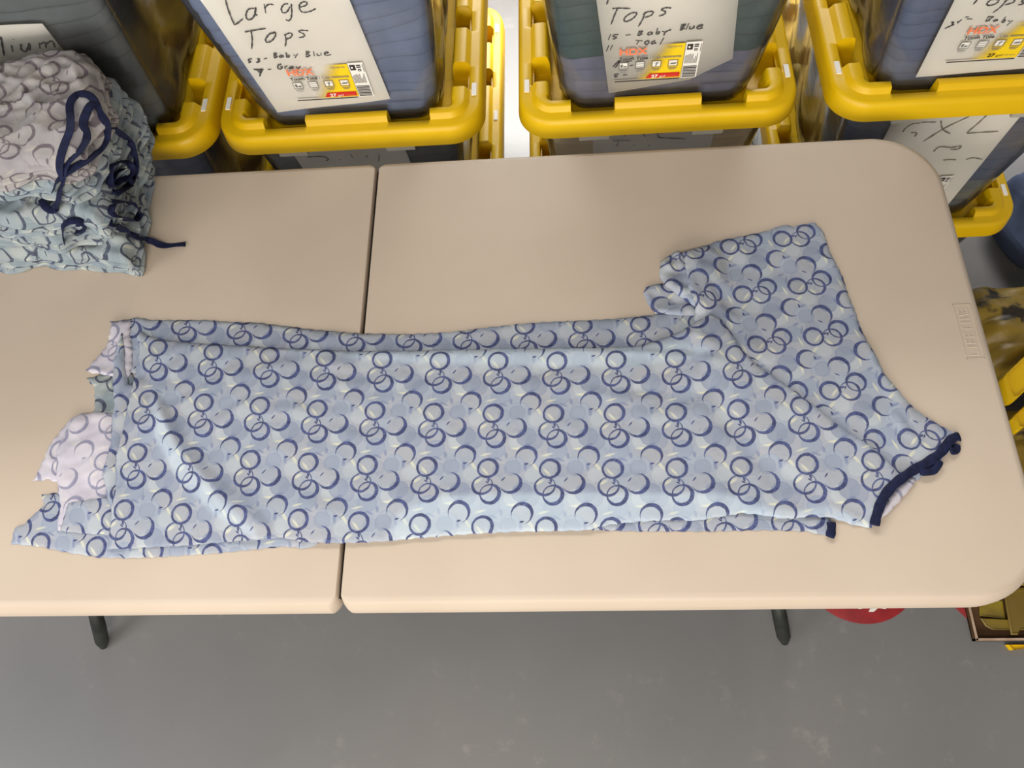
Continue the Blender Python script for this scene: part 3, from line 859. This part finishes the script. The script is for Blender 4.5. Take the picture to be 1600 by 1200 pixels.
def layer(name, px, th, uvf, mat, parent, ridges=(), wr=.0010, lam=.06, seed=1, edge=.004, step=.005, fray=.0006, label=None, rough=0, ang=0, aniso=1, zu=.740, sheer=()):
    global H
    P = dens([hz(*p, zu) for p in px], .004)
    P = [(p[0] + fray * math.sin(i * 1.9 + seed) + fray * math.sin(i * .37 + seed * 3), p[1] + fray * math.cos(i * 1.3 + seed)) for i, p in enumerate(P)]
    under = blur(maxf(H, 2), 2, 2)
    RP = [(dens([hz(*q, zu) for q in catmull(r[0], 6)], .01, False),) + tuple(r[1:]) for r in ridges]
    def top(x, y):
        d, _, _ = segdist(x, y, P, True)
        e = np.clip(d / edge, 0, 1); e = np.sqrt(1 - (1 - e) ** 2)
        z = sample(under, x, y) + .0004 + th * e
        far = np.clip(d / .012, 0, 1)
        z = z + wr * far * (wrinkle(x, y, seed, lam, ang, aniso) + .6)
        if rough: z = z + rough * far * np.abs(wrinkle(x, y, seed + 9, lam * .35))
        for r in RP: z = z + np.clip(d / .003, 0, 1) * ridge(x, y, *r)
        return z
    V, F = triangulate(P, step)
    z = top(V[:, 0], V[:, 1])
    zb = sample(H, V[:, 0], V[:, 1]) + .0002
    z = np.maximum(z, zb + .0003)
    mb = MB(); n = len(V)
    mb.add(np.c_[V, z], F)
    mb.add(np.c_[V, zb], [f[::-1] for f in F])
    # side wall along the rim
    cnt = {}
    for f in F:
        for a, b in zip(f, f[1:] + f[:1]): cnt[(a, b)] = cnt.get((a, b), 0) + 1
    for (a, b) in cnt:
        if (b, a) not in cnt:
            mb.f.append([b, a, a + n, b + n]); mb.m.append(0)
    uv = uvf(V[:, 0], V[:, 1])
    o = mb.build(name, mat, parent, uv=np.r_[uv, uv])
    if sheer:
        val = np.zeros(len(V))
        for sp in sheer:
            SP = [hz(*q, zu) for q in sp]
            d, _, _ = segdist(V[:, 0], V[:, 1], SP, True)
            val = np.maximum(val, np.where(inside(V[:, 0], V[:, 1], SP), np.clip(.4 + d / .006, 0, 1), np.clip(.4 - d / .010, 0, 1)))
        at = o.data.attributes.new('layer_or_lit_crease', 'FLOAT', 'POINT')
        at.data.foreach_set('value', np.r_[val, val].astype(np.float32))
    if label: o['label'] = label
    # update what now lies on the table
    xs = [p[0] for p in P]; ys = [p[1] for p in P]
    i0, i1 = int((min(xs) - GX0) / GS) - 1, int((max(xs) - GX0) / GS) + 2; j0, j1 = int((min(ys) - GY0) / GS) - 1, int((max(ys) - GY0) / GS) + 2
    i0, j0 = max(i0, 0), max(j0, 0); i1, j1 = min(i1, GW), min(j1, GH)
    gx, gy = np.meshgrid(GX0 + np.arange(i0, i1) * GS, GY0 + np.arange(j0, j1) * GS)
    k = inside(gx, gy, P)
    zz = top(gx, gy)
    H[j0:j1, i0:i1] = np.where(k, np.maximum(H[j0:j1, i0:i1], zz), H[j0:j1, i0:i1])
    return o
def binding(name, px, width, thick, parent, mat=None, lift=.001, zu=.745):
    P = dens([hz(*p, zu) for p in catmull(px, 6)], .004, False)
    x = np.array([p[0] for p in P]); y = np.array([p[1] for p in P])
    z = sample(maxf(H, 1), x, y)
    for _ in range(3): z[1:-1] = (z[:-2] + z[1:-1] * 2 + z[2:]) / 4
    mb = MB(); rings = []
    for k in range(len(P)):
        a, b = max(k - 1, 0), min(k + 1, len(P) - 1)
        t = Vector((x[b] - x[a], y[b] - y[a], 0)).normalized(); nrm = Vector((-t.y, t.x, 0))
        c = Vector((x[k], y[k], z[k] + lift)); ww = width * .5 * (1 + .07 * math.sin(k * .9))
        rings.append([c + nrm * ww * math.cos(q) + Vector((0, 0, thick * math.sin(q))) for q in [2 * math.pi * i / 12 for i in range(12)]])
    mb.loft(rings, 0, True, True)
    return mb.build(name, mat or M['navy'], parent)

gown = empty('patient_gown', (.3, .38, TZ))
tag(gown, 'long blue ring-print gown folded lengthwise across the table', 'gown')
def G(o): o.location = (-.3, -.38, -TZ); return o
PR, WR_ = M['print'], M['wrong']
# lowest layer, showing along the front edge
G(layer('fabric_layer', [(14, 849), (20, 824), (34, 818), (52, 800), (66, 788), (62, 772), (80, 769), (130, 775), (300, 790), (600, 800), (900, 800), (1200, 795), (1300, 805), (1296, 837), (1262, 829), (1200, 827),
    (1100, 829), (1000, 829), (920, 827), (800, 826), (600, 838), (500, 846), (480, 856), (440, 853), (400, 857), (330, 864), (250, 869), (195, 871), (150, 870), (90, 860), (60, 853)], .0022,
    lambda x, y: uv_main(x, y, .035, .05), PR, gown, seed=3))
G(layer('hem_flap', [(50, 750), (58, 728), (78, 690), (104, 655), (130, 645), (170, 680), (160, 760), (90, 752), (70, 748)], .0018, uv_rot(.6), WR_, gown, seed=4, wr=.0012, lam=.03, step=.004, fray=.0012))
G(layer('hem_flap', [(132, 590), (146, 603), (144, 640), (150, 660), (190, 660), (215, 600), (200, 575), (160, 582)], .0018, uv_rot(1.2, .02), M['print_green'], gown, seed=5, wr=.0016, lam=.03, step=.004, fray=.0008, label='darker grey under layer of the hem'))
# strip behind the main panel
G(layer('fabric_layer', [(168, 500), (195, 496), (212, 493), (235, 497), (320, 497), (360, 500), (400, 501), (480, 511), (560, 518), (640, 519), (700, 516), (740, 511), (800, 504), (850, 500), (900, 498), (960, 495), (1000, 491),
    (1040, 486), (1085, 481), (1115, 483), (1150, 510), (1200, 560), (1100, 600), (600, 600), (300, 590), (200, 580), (190, 540)], .0022, lambda x, y: uv_main(x, y, -.033, .021), PR, gown, seed=6, wr=.0012, lam=.08, zu=.742))
G(layer('hem_flap', [(171, 502), (186, 499), (203, 500), (199, 520), (206, 548), (203, 570), (195, 598), (180, 600), (175, 588), (160, 583), (130, 577), (146, 556), (166, 532)], .0018, uv_rot(.3, .03), WR_, gown, seed=7, wr=.0016, lam=.03, step=.004, zu=.743, fray=.0012))
G(layer('hem_flap', [(86, 704), (92, 690), (110, 652), (122, 645), (150, 642), (178, 646), (178, 700), (166, 775), (150, 790), (118, 812), (90, 829), (88, 815), (92, 790), (88, 765), (86, 735)], .0022, uv_rot(.1, .01, .03), WR_, gown, seed=8, wr=.0016, lam=.035, step=.004, zu=.742))
G(layer('hem_flap', [(92, 828), (100, 806), (106, 786), (150, 778), (200, 775), (220, 820), (200, 835), (140, 833), (120, 832)], .0016, lambda x, y: uv_main(x, y, .02, .012), PR, gown, seed=9, step=.004, zu=.744))
G(layer('fabric_layer', [(176, 560), (190, 520), (198, 600), (230, 600), (600, 600), (900, 600), (1100, 640), (1200, 760), (1100, 790), (600, 800), (300, 830), (190, 830), (165, 775), (160, 740), (172, 690), (176, 640)], .0020, lambda x, y: uv_main(x, y, .01, .03), PR, gown, seed=11, zu=.743))
# cuff and sleeve
G(layer('cuff_opening', [(1006, 456), (1010, 446), (1030, 440), (1062, 446), (1085, 470), (1092, 492), (1060, 492), (1024, 488), (1012, 470)], .0030, uv_rot(1.7), M['print'], gown, seed=12, wr=.0018, lam=.03, step=.004))
G(layer('cuff_opening', [(1029, 426), (1033, 406), (1055, 391), (1068, 394), (1090, 386), (1120, 400), (1130, 440), (1100, 485), (1082, 478), (1060, 462), (1040, 446)], .0060, uv_rot(1.4), M['print'], gown, seed=13, wr=.0022, lam=.028, step=.004,
    ridges=[([(1058, 392), (1068, 420), (1080, 455), (1088, 478)], .004, .004, .006)]))
G(layer('sleeve', [(1068, 394), (1090, 385), (1120, 372), (1160, 364), (1200, 356), (1226, 346), (1240, 349), (1262, 344), (1276, 343), (1288, 356), (1300, 388), (1320, 430), (1334, 470), (1346, 502), (1358, 528), (1372, 552), (1386, 580),
    (1402, 600), (1420, 622), (1440, 640), (1458, 652), (1470, 660), (1486, 668), (1502, 673), (1490, 700), (1460, 730), (1420, 760), (1380, 800), (1300, 780), (1200, 700), (1120, 600), (1085, 520), (1086, 480), (1076, 450), (1070, 420)],
    .0030, uv_sleeve, PR, gown, seed=14, wr=.0013, lam=.09, zu=.744, ridges=[
    ([(1085, 400), (1100, 440), (1130, 480), (1160, 500)], .0025, .006, .010), ([(1345, 520), (1370, 560), (1400, 620), (1440, 660)], .0022, .010, .006),
    ([(1400, 640), (1420, 672), (1445, 690)], .003, .004, .008)]))
# pale underside peeping out below the neckline
G(layer('neck_facing', [(1378, 806), (1384, 790), (1400, 765), (1425, 745), (1432, 750), (1420, 768), (1402, 788), (1386, 803), (1372, 815)], .0015, uv_rot(.2), WR_, gown, seed=15, step=.004, zu=.741))
# top panel
G(layer('main_panel', [(163, 856), (166, 835), (172, 800), (177, 765), (176, 735), (180, 705), (188, 670), (196, 640), (203, 605), (209, 575), (214, 545), (210, 522), (216, 513), (226, 520), (250, 527), (290, 532), (360, 536), (430, 540), (500, 543),
    (560, 545), (640, 545), (720, 543), (800, 541), (860, 541), (940, 540), (1000, 537), (1050, 520), (1090, 500), (1112, 490), (1130, 500), (1146, 520), (1160, 546), (1180, 566), (1210, 584), (1240, 606), (1268, 626), (1300, 652), (1330, 672),
    (1362, 694), (1390, 716), (1408, 738), (1425, 742), (1400, 762), (1384, 778), (1375, 800), (1368, 822), (1340, 817), (1310, 808), (1290, 805), (1262, 806), (1230, 808), (1190, 802), (1160, 799), (1120, 806), (1090, 811), (1040, 811), (990, 813), (950, 818),
    (915, 826), (860, 827), (800, 828), (740, 831), (700, 834), (640, 839), (600, 843), (560, 845), (520, 846), (470, 845), (440, 838), (400, 841), (330, 846), (290, 850), (245, 852), (200, 855)],
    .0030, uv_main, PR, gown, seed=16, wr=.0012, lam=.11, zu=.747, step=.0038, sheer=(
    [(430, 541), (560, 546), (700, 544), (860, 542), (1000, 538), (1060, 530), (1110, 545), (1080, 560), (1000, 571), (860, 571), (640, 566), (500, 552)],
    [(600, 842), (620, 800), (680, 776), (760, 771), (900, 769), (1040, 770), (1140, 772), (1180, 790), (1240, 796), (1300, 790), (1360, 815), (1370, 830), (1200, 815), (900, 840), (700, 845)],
    [(232, 602), (252, 640), (276, 700), (306, 742), (350, 786), (400, 828), (400, 845), (330, 800), (270, 740), (240, 680)]), ang=.15, aniso=2.2, rough=.0004, ridges=[  # this pale strip paints the lit side of the diagonal crease
    ([(236, 612), (256, 652), (280, 696), (312, 736), (352, 776), (392, 806), (424, 832)], .0090, .0055, .022),
    ([(500, 553), (640, 553), (800, 551), (950, 549), (1080, 556), (1150, 570)], .0040, .006, .016),
    ([(560, 786), (700, 776), (850, 772), (1000, 770), (1120, 772), (1210, 790), (1290, 796)], .0055, .020, .015),
    ([(215, 530), (206, 600), (190, 680), (181, 760), (170, 840)], .0012, .003, .004),
    ([(1080, 640), (1120, 610), (1160, 590), (1190, 580)], .0016, .006, .014), ([(1010, 500), (1080, 520), (1130, 545)], .0022, .006, .010),
    ([(1180, 790), (1240, 770), (1300, 790), (1350, 806)], .0025, .006, .010)]))
nb = G(binding('neck_binding', [(1370, 818), (1373, 800), (1380, 780), (1394, 760), (1412, 745), (1434, 730), (1458, 716), (1474, 704), (1486, 688), (1496, 680), (1506, 678)], .0125, .0022, gown, zu=.748))
nb['label'] = 'navy bias binding along the neckline'
for pts in ([(1440, 735), (1456, 735), (1466, 728), (1470, 718)], [(1488, 702), (1497, 701), (1499, 692)]):
    G(binding('neck_binding', pts, .011, .0022, gown, lift=.0012))['label'] = 'navy binding of a lower layer'
G(binding('neck_binding', [(1301, 814), (1302, 826), (1299, 837)], .0115, .002, gown, lift=.0005))['label'] = 'short navy binding end at the front edge'

# ------------------------------------------------------------------ pile of folded gowns
def slab_from(px, z0, z1, mat, name, lab, seed, uvf, folds=2, amp=.003):
    zm = (z0 + z1) / 2 + .003; h = z1 - z0
    pts = [hz(*p, zm) for p in px]
    pts = [(a, min(b, .786)) for a, b in pts]
    P = dens(pts, .006)
    n = len(P)
    if sum(P[i][0] * P[(i + 1) % n][1] - P[(i + 1) % n][0] * P[i][1] for i in range(n)) < 0: P.reverse()
    Q = [(p[0] + .0022 * math.sin(i * .41 + seed) + .0012 * math.sin(i * 1.1), p[1] + .0022 * math.cos(i * .33 + seed * 2)) for i, p in enumerate(P)]
    V, F = triangulate(Q, .0045)
    d, _, _ = segdist(V[:, 0], V[:, 1], Q, True)
    e = np.clip(d / .012, 0, 1)
    z = z1 - h * .30 * (1 - np.sqrt(1 - (1 - e) ** 2)) + amp * np.clip(d / .02, .15, 1) * (wrinkle(V[:, 0], V[:, 1], seed, .07) * 1.2 + 1.6 * np.exp(-np.abs(wrinkle(V[:, 0], V[:, 1], seed + 3, .07, 1.1, .45)) * 6) + .8 * np.exp(-np.abs(wrinkle(V[:, 0], V[:, 1], seed + 13, .05, .3, .6)) * 6) - .6)
    mb = MB(); mb.add(np.c_[V, z], F)
    uv = list(uvf(V[:, 0], V[:, 1]))
    zr = np.empty(n)
    for i, q in enumerate(Q):
        k = int(np.argmin((V[:, 0] - q[0]) ** 2 + (V[:, 1] - q[1]) ** 2)); zr[i] = z[k]
    rings = []; prof = []
    K = folds * 6
    for k in range(K + 1):
        t = k / K
        prof.append((t, abs(math.sin(t * math.pi * folds)) * .0045 - (.004 if 0 < t < 1 and abs(math.sin(t * math.pi * folds)) < .2 else 0)))
    for t, o_ in prof:
        r = []
        for i, q in enumerate(Q):
            a, b = Q[(i - 2) % n], Q[(i + 2) % n]
            tx, ty = b[0] - a[0], b[1] - a[1]; L = math.hypot(tx, ty) or 1
            oo = o_ + (.0025 * math.sin(i * .5 + t * 5 + seed) if t > 0 else 0)
            zz = zr[i] + (z0 - zr[i]) * t + (.0015 * math.sin(i * .22 + seed + t * 3) if 0 < t < 1 else 0)
            r.append((q[0] + ty / L * oo, q[1] - tx / L * oo, zz))
            uv.append(uvf(np.array([q[0] + ty / L * .5 * t * h * 2]), np.array([q[1] - tx / L * t * h * 1.4]))[0])
        rings.append(r)
    mb.loft([r for r in rings], 0, False, True)
    for k in range(len(mb.f)):
        if k >= len(F): mb.f[k] = list(reversed(mb.f[k]))
    cx = sum(p[0] for p in Q) / n; cy = sum(p[1] for p in Q) / n
    root = empty(name, (cx, cy, z0)); root['label'] = lab; root['category'] = 'folded gown'; root['group'] = 'folded ring-print gowns piled at the left'
    o = mb.build('folded_body', mat, root, uv=np.array(uv), loc=(-cx, -cy, -z0))
    return root, o, (cx, cy, z0)
pile = []
specs = [
 ([(-260, 412), (0, 410), (60, 403), (120, 408), (170, 411), (205, 414), (213, 385), (222, 300), (229, 250), (226, 200), (150, 180), (-60, 190), (-260, 200)], .7352, .784, 'print_green', 'lowest folded gown of the pile, resting on the table', 3, uv_rot(.1)),
 ([(-260, 372), (0, 367), (64, 376), (92, 380), (108, 372), (150, 364), (170, 352), (194, 320), (212, 270), (224, 235), (227, 205), (220, 180), (150, 140), (-60, 150), (-260, 180)], .784, .830, 'print_green', 'second gown from the bottom of the pile', 4, uv_rot(.7, .02)),
 ([(-260, 350), (0, 354), (80, 349), (120, 344), (163, 354), (173, 330), (178, 297), (170, 282), (192, 250), (210, 215), (219, 190), (213, 166), (200, 150), (165, 118), (-60, 130), (-260, 170)], .830, .878, 'print_green', 'middle gown of the pile, navy ties over its edge', 5, uv_rot(.3, .05)),
 ([(-260, 300), (0, 294), (30, 290), (80, 297), (104, 304), (136, 282), (158, 255), (172, 220), (186, 180), (188, 152), (178, 128), (168, 108), (150, 95), (-60, 110), (-260, 150)], .878, .924, 'print_green', 'second gown from the top of the pile', 6, uv_rot(1.0, .01)),
 ([(-260, 290), (0, 277), (30, 266), (62, 264), (95, 267), (112, 262), (128, 250), (138, 228), (158, 200), (166, 172), (158, 140), (150, 112), (136, 74), (108, 72), (92, 82), (55, 96), (10, 112), (-60, 130), (-260, 160)], .924, .970, 'wrong_pink', 'pinkish topmost gown of the pile with looped navy ties', 7, uv_rot(.45, .03)),
]
for px, z0, z1, mk, lab, seed, uvf in specs:
    pile.append(slab_from(px, z0, z1, M[mk], 'folded_gown', lab, seed, uvf, 3, .0045))
bpy.context.view_layer.update()
VV, FF = [], []
for root, o, c in pile:
    b = len(VV); VV += [v.co[:] for v in o.data.vertices]; FF += [[i + b for i in p.vertices] for p in o.data.polygons]
b = len(VV); VV += [(-2, -1, TZ), (2, -1, TZ), (2, 2, TZ), (-2, 2, TZ)]; FF.append([b, b + 1, b + 2, b + 3])
bvh = BVHTree.FromPolygons(VV, FF)
def ribbon(name, px, item, width=.0115, lift=.0025, tw=0.0):
    root, o, c = pile[item]
    P = catmull(px, 5); pts = []; ts = []
    for u, v in P:
        d = Vector(ray(u, v)).normalized()
        h = bvh.ray_cast(Vector(CAM), d)
        ts.append(h[3] if h[0] is not None else ts[-1] if ts else 1.3)
    ts = np.array(ts)
    for _ in range(2): ts[1:-1] = np.minimum(np.minimum(ts[:-2], ts[2:]), ts[1:-1])
    for _ in range(8): ts[1:-1] = (ts[:-2] + ts[1:-1] * 2 + ts[2:]) / 4
    for (u, v), t in zip(P, ts):
        d = Vector(ray(u, v)).normalized(); q = Vector(CAM) + d * (t - lift); pts.append(q)
    q = [pts[0]]
    for p in pts[1:]:
        if (p - q[-1]).length > .0025: q.append(p)
    pts = q
    mb = MB(); rings = []
    for k, p in enumerate(pts):
        t = (pts[min(k + 1, len(pts) - 1)] - pts[max(k - 1, 0)]).normalized()
        look = (Vector(CAM) - p).normalized() * .4 + Vector((0, 0, .9))
        s_ = t.cross(look).normalized(); nn = s_.cross(t).normalized()
        a = tw * math.sin(k / len(pts) * 9)
        s2 = s_ * math.cos(a) + nn * math.sin(a); n2 = nn * math.cos(a) - s_ * math.sin(a)
        ww = width * .5
        rings.append([p + s2 * ww * math.cos(g) + n2 * .0009 * math.sin(g) for g in [2 * math.pi * i / 10 for i in range(10)]])
    mb.loft(rings, 0, True, True)
    r = mb.build(name, M['navy'], root, loc=(-c[0], -c[1], -c[2])); r['label'] = 'navy fabric tie'
    return r
def Z(spec, oy, k=5.0): return [(float(p.split(',')[0]) / k, oy + float(p.split(',')[1]) / k) for p in spec.split()]
ribbon('tie', Z('490,1160 470,1080 465,980 480,900 505,820 545,720 550,620 545,520 580,455 640,432 705,450 750,510 775,580 820,640 840,710 825,800 770,880 700,940 620,985 550,1030 490,1075 440,1120 415,1190', 60), 4)
ribbon('tie', Z('760,500 710,520 670,590 650,665 675,740 672,800 620,880 550,950 510,1010 495,1080 480,1160 460,1230 440,1300 430,1340', 60), 4, tw=.3)
ribbon('tie', Z('440,530 400,545 350,510 325,455', 220), 4)
ribbon('tie', Z('885,700 950,750 1020,820 1045,900 1060,1000 1050,1080 1010,1140 950,1180 900,1190', 60), 2)
ribbon('tie', Z('860,1170 862,1080 870,1000 930,970 1000,985 1040,1030 1000,1090 930,1110 880,1130 900,1060 960,1020', 60), 2, width=.014, tw=.5)
ribbon('tie', Z('880,1150 940,1120 1010,1090 1040,1130 990,1170 920,1195 890,1220', 60), 2, width=.014, tw=.4)
ribbon('tie', Z('885,475 950,472 1020,485 1075,520 1095,560 1070,615 1030,625 970,605 900,575 868,550 880,500', 220), 1)
ribbon('tie', Z('860,640 920,670 1000,715 1070,750 1130,770 1190,785 1240,808 1300,820 1380,812 1460,806', 220), 1, tw=.5)
ribbon('tie', Z('650,640 600,625 540,630 490,670 490,730 500,795', 220), 1)
ribbon('tie', Z('600,640 640,650 650,690 600,700', 220), 1, width=.013)

# ------------------------------------------------------------------ things right of the table
box = empty('cardboard_tray', (1.30, .42, 0)); tag(box, 'shallow brown cardboard tray on the floor by the right table corner', 'tray')
BX0, BX1, BY0, BY1, BZ = 1.139, 1.62, .0195, .52, .018
mb = MB(); t_ = .004
mb.box(BX0, BX1, BY0, BY1, 0, t_); mb.box(BX0, BX1, BY0, BY0 + t_, 0, BZ); mb.box(BX0, BX1, BY1 - t_, BY1, 0, BZ); mb.box(BX0, BX0 + t_, BY0, BY1, 0, BZ); mb.box(BX1 - t_, BX1, BY0, BY1, 0, BZ)
mb.build('tray_body', M['cardboard'], box, smooth=False, loc=(-1.30, -.42, 0))
mb = MB()
for a in ((BX0, BX1, BY0 - .0006, BY0 + t_), (BX0, BX1, BY1 - t_, BY1), (BX0 - .0006, BX0 + t_, BY0, BY1)): mb.box(*a, BZ, BZ + .0015)
mb.build('cut_edge', M['cardboard_edge'], box, smooth=False, loc=(-1.30, -.42, 0))
def pillow(hx, hy, h, seed):
    mb = MB(); n = 22
    top, bot = [], []
    for j in range(n + 1):
        for i in range(n + 1):
            x = (i / n * 2 - 1); y = (j / n * 2 - 1)
            e = (max(0, 1 - abs(x) ** 4) * max(0, 1 - abs(y) ** 4)) ** .45
            k = noise.noise(Vector((x * 2.2, y * 2.2, seed))) * .35 + noise.noise(Vector((x * 6, y * 6, seed + 4))) * .18
            sx = x * hx * (1 - .08 * abs(y) ** 3); sy = y * hy * (1 - .08 * abs(x) ** 3)
            top.append((sx, sy, h * .5 + h * .5 * e * (1 + k))); bot.append((sx, sy, h * .5 - h * .5 * e))
    m = n + 1; fs = []
    for j in range(n):
        for i in range(n):
            a = j * m + i; fs.append((a, a + 1, a + m + 1, a + m)); fs.append(tuple(m * m + k for k in (a, a + m, a + m + 1, a + 1)))
    mb.add(top + bot, fs)
    for k in range(n):
        for a, b in ((k, k + 1), ((k + 1) * m + n, k * m + n) if False else (k * m + n, (k + 1) * m + n), ((n * m) + k + 1, (n * m) + k), ((k + 1) * m, k * m)):
            mb.f.append([b, a, a + m * m, b + m * m]); mb.m.append(0)
    return mb
bags = [((1.385, .21, .006), .21, .09, .10, 0.0, 'mustard plastic bag at the front of the cardboard tray'),
        ((1.375, .405, .006), .21, .095, .13, 0.0, 'mustard plastic bag at the back of the cardboard tray'),
        ((1.36, .66, .0), .20, .115, .22, .0, 'tall mustard plastic bag standing behind the cardboard tray')]
for k, (lc, hx, hy, h, rz, lab) in enumerate(bags):
    o = pillow(hx, hy, h, k + 2.).build('plastic_bag', M['mustard']); o.location = lc; o.rotation_euler.z = rz
    tag(o, lab, 'bag', 'mustard bags by the cardboard tray')
def plate(px, z, th, name, mat, lab, cat, tilt=(0, 0, 0)):
    P = [hz(*p, z) for p in px]
    cx = sum(p[0] for p in P) / len(P); cy = sum(p[1] for p in P) / len(P)
    P = [(a - cx, b - cy) for a, b in P]
    n = len(P)
    A = sum(P[i][0] * P[(i + 1) % n][1] - P[(i + 1) % n][0] * P[i][1] for i in range(n))
    if A < 0: P.reverse()
    rings = []
    for s_, zz in ((.97, -th), (1, -th * .8), (1, -th * .2), (.975, 0), (.90, .0005), (.88, -min(.004, th * .3)), (.80, -min(.004, th * .3))):
        rings.append([(a * s_, b * s_, zz) for a, b in P])
    mb = MB(); mb.loft(rings, 0, True, True)
    o = mb.build(name, mat, auto=40); o.location = (cx, cy, z); o.rotation_euler = tilt
    return tag(o, lab, cat)
plate([(1566, 592), (1572, 584), (1740, 426), (1764, 440), (1768, 452), (1586, 626), (1578, 628), (1572, 618)], .250, .028, 'tote_lid', M['yellow'], 'bright yellow lid edge at the right, upper of the two lids', 'lid')
plate([(1579, 656), (1584, 650), (1750, 500), (1772, 514), (1774, 524), (1592, 674), (1586, 674)], .215, .028, 'tote_lid', M['yellow'], 'bright yellow lid edge at the right, lower of the two lids', 'lid')
# flat yellow pieces in the box's front corner
for k, (px, lab) in enumerate([([(1530, 938), (1567, 938), (1571, 967), (1531, 962)], 'small olive yellow strip nearest the tray corner'),
                               ([(1532, 966), (1577, 968), (1579, 984), (1552, 984), (1540, 978)], 'curved olive yellow piece inside the tray corner'),
                               ([(1568, 920), (1640, 915), (1640, 980), (1594, 985), (1590, 992), (1580, 992)], 'long bronze yellow bracket at the tray edge')]):
    plate(px, .0085 + k * .0042, .004, 'yellow_strip', material('olive_yellow_plastic_%s' % 'abc'[k], srgb(150 - 20 * k, 132 - 20 * k, 40), .35, .6, noisy(srgb(150 - 16 * k, 130 - 18 * k, 34), srgb(120, 100, 36), 20)), lab, 'plastic strip')
plate([(1573, 1007), (1660, 1007), (1660, 1012), (1600, 1013), (1580, 1016)], .012, .0115, 'yellow_strip', M['yellow'], 'yellow strip on the floor in front of the cardboard tray', 'plastic strip')

def disc(c, r, name, lab, marks):
    root_mb = MB(); n = 64
    root_mb.loft([[(r * k * math.cos(2 * math.pi * i / n), r * k * math.sin(2 * math.pi * i / n), z) for i in range(n)] for k, z in ((1, 0), (1, .0008), (.995, .0012))], 0, True, True)
    o = root_mb.build(name, M['floor_red'], auto=40); o.location = (c[0], c[1], .0002)
    tag(o, lab, 'floor marker')
    if marks:
        m2 = MB()
        for st in marks:
            q = [hz(*p, .0016) for p in st]
            m2.add([(a - c[0], b - c[1], .0018) for a, b in q], [tuple(range(len(q)))])
        m2.build('white_symbol', M['white'], o, smooth=False)
    return o
disc((.933, .183), .127, 'floor_marker', 'red round floor marker with white symbol, under the front table edge',
     [[(1357, 956), (1365, 956), (1372, 950), (1384, 952), (1384, 948), (1372, 930), (1362, 946)], [(1337, 944), (1342, 944), (1348, 951), (1343, 952), (1340, 951)]])
disc((1.226, .158), .127, 'floor_marker', 'red round floor marker half hidden by the cardboard tray', None)
o = pillow(.11, .11, .22, 9.).build('fabric_bundle', M['navy_cloth']); o.location = (1.50, 1.0, 0); o.rotation_euler.z = .3
tag(o, 'blue fabric bundle on the floor at the far right', 'fabric bundle')
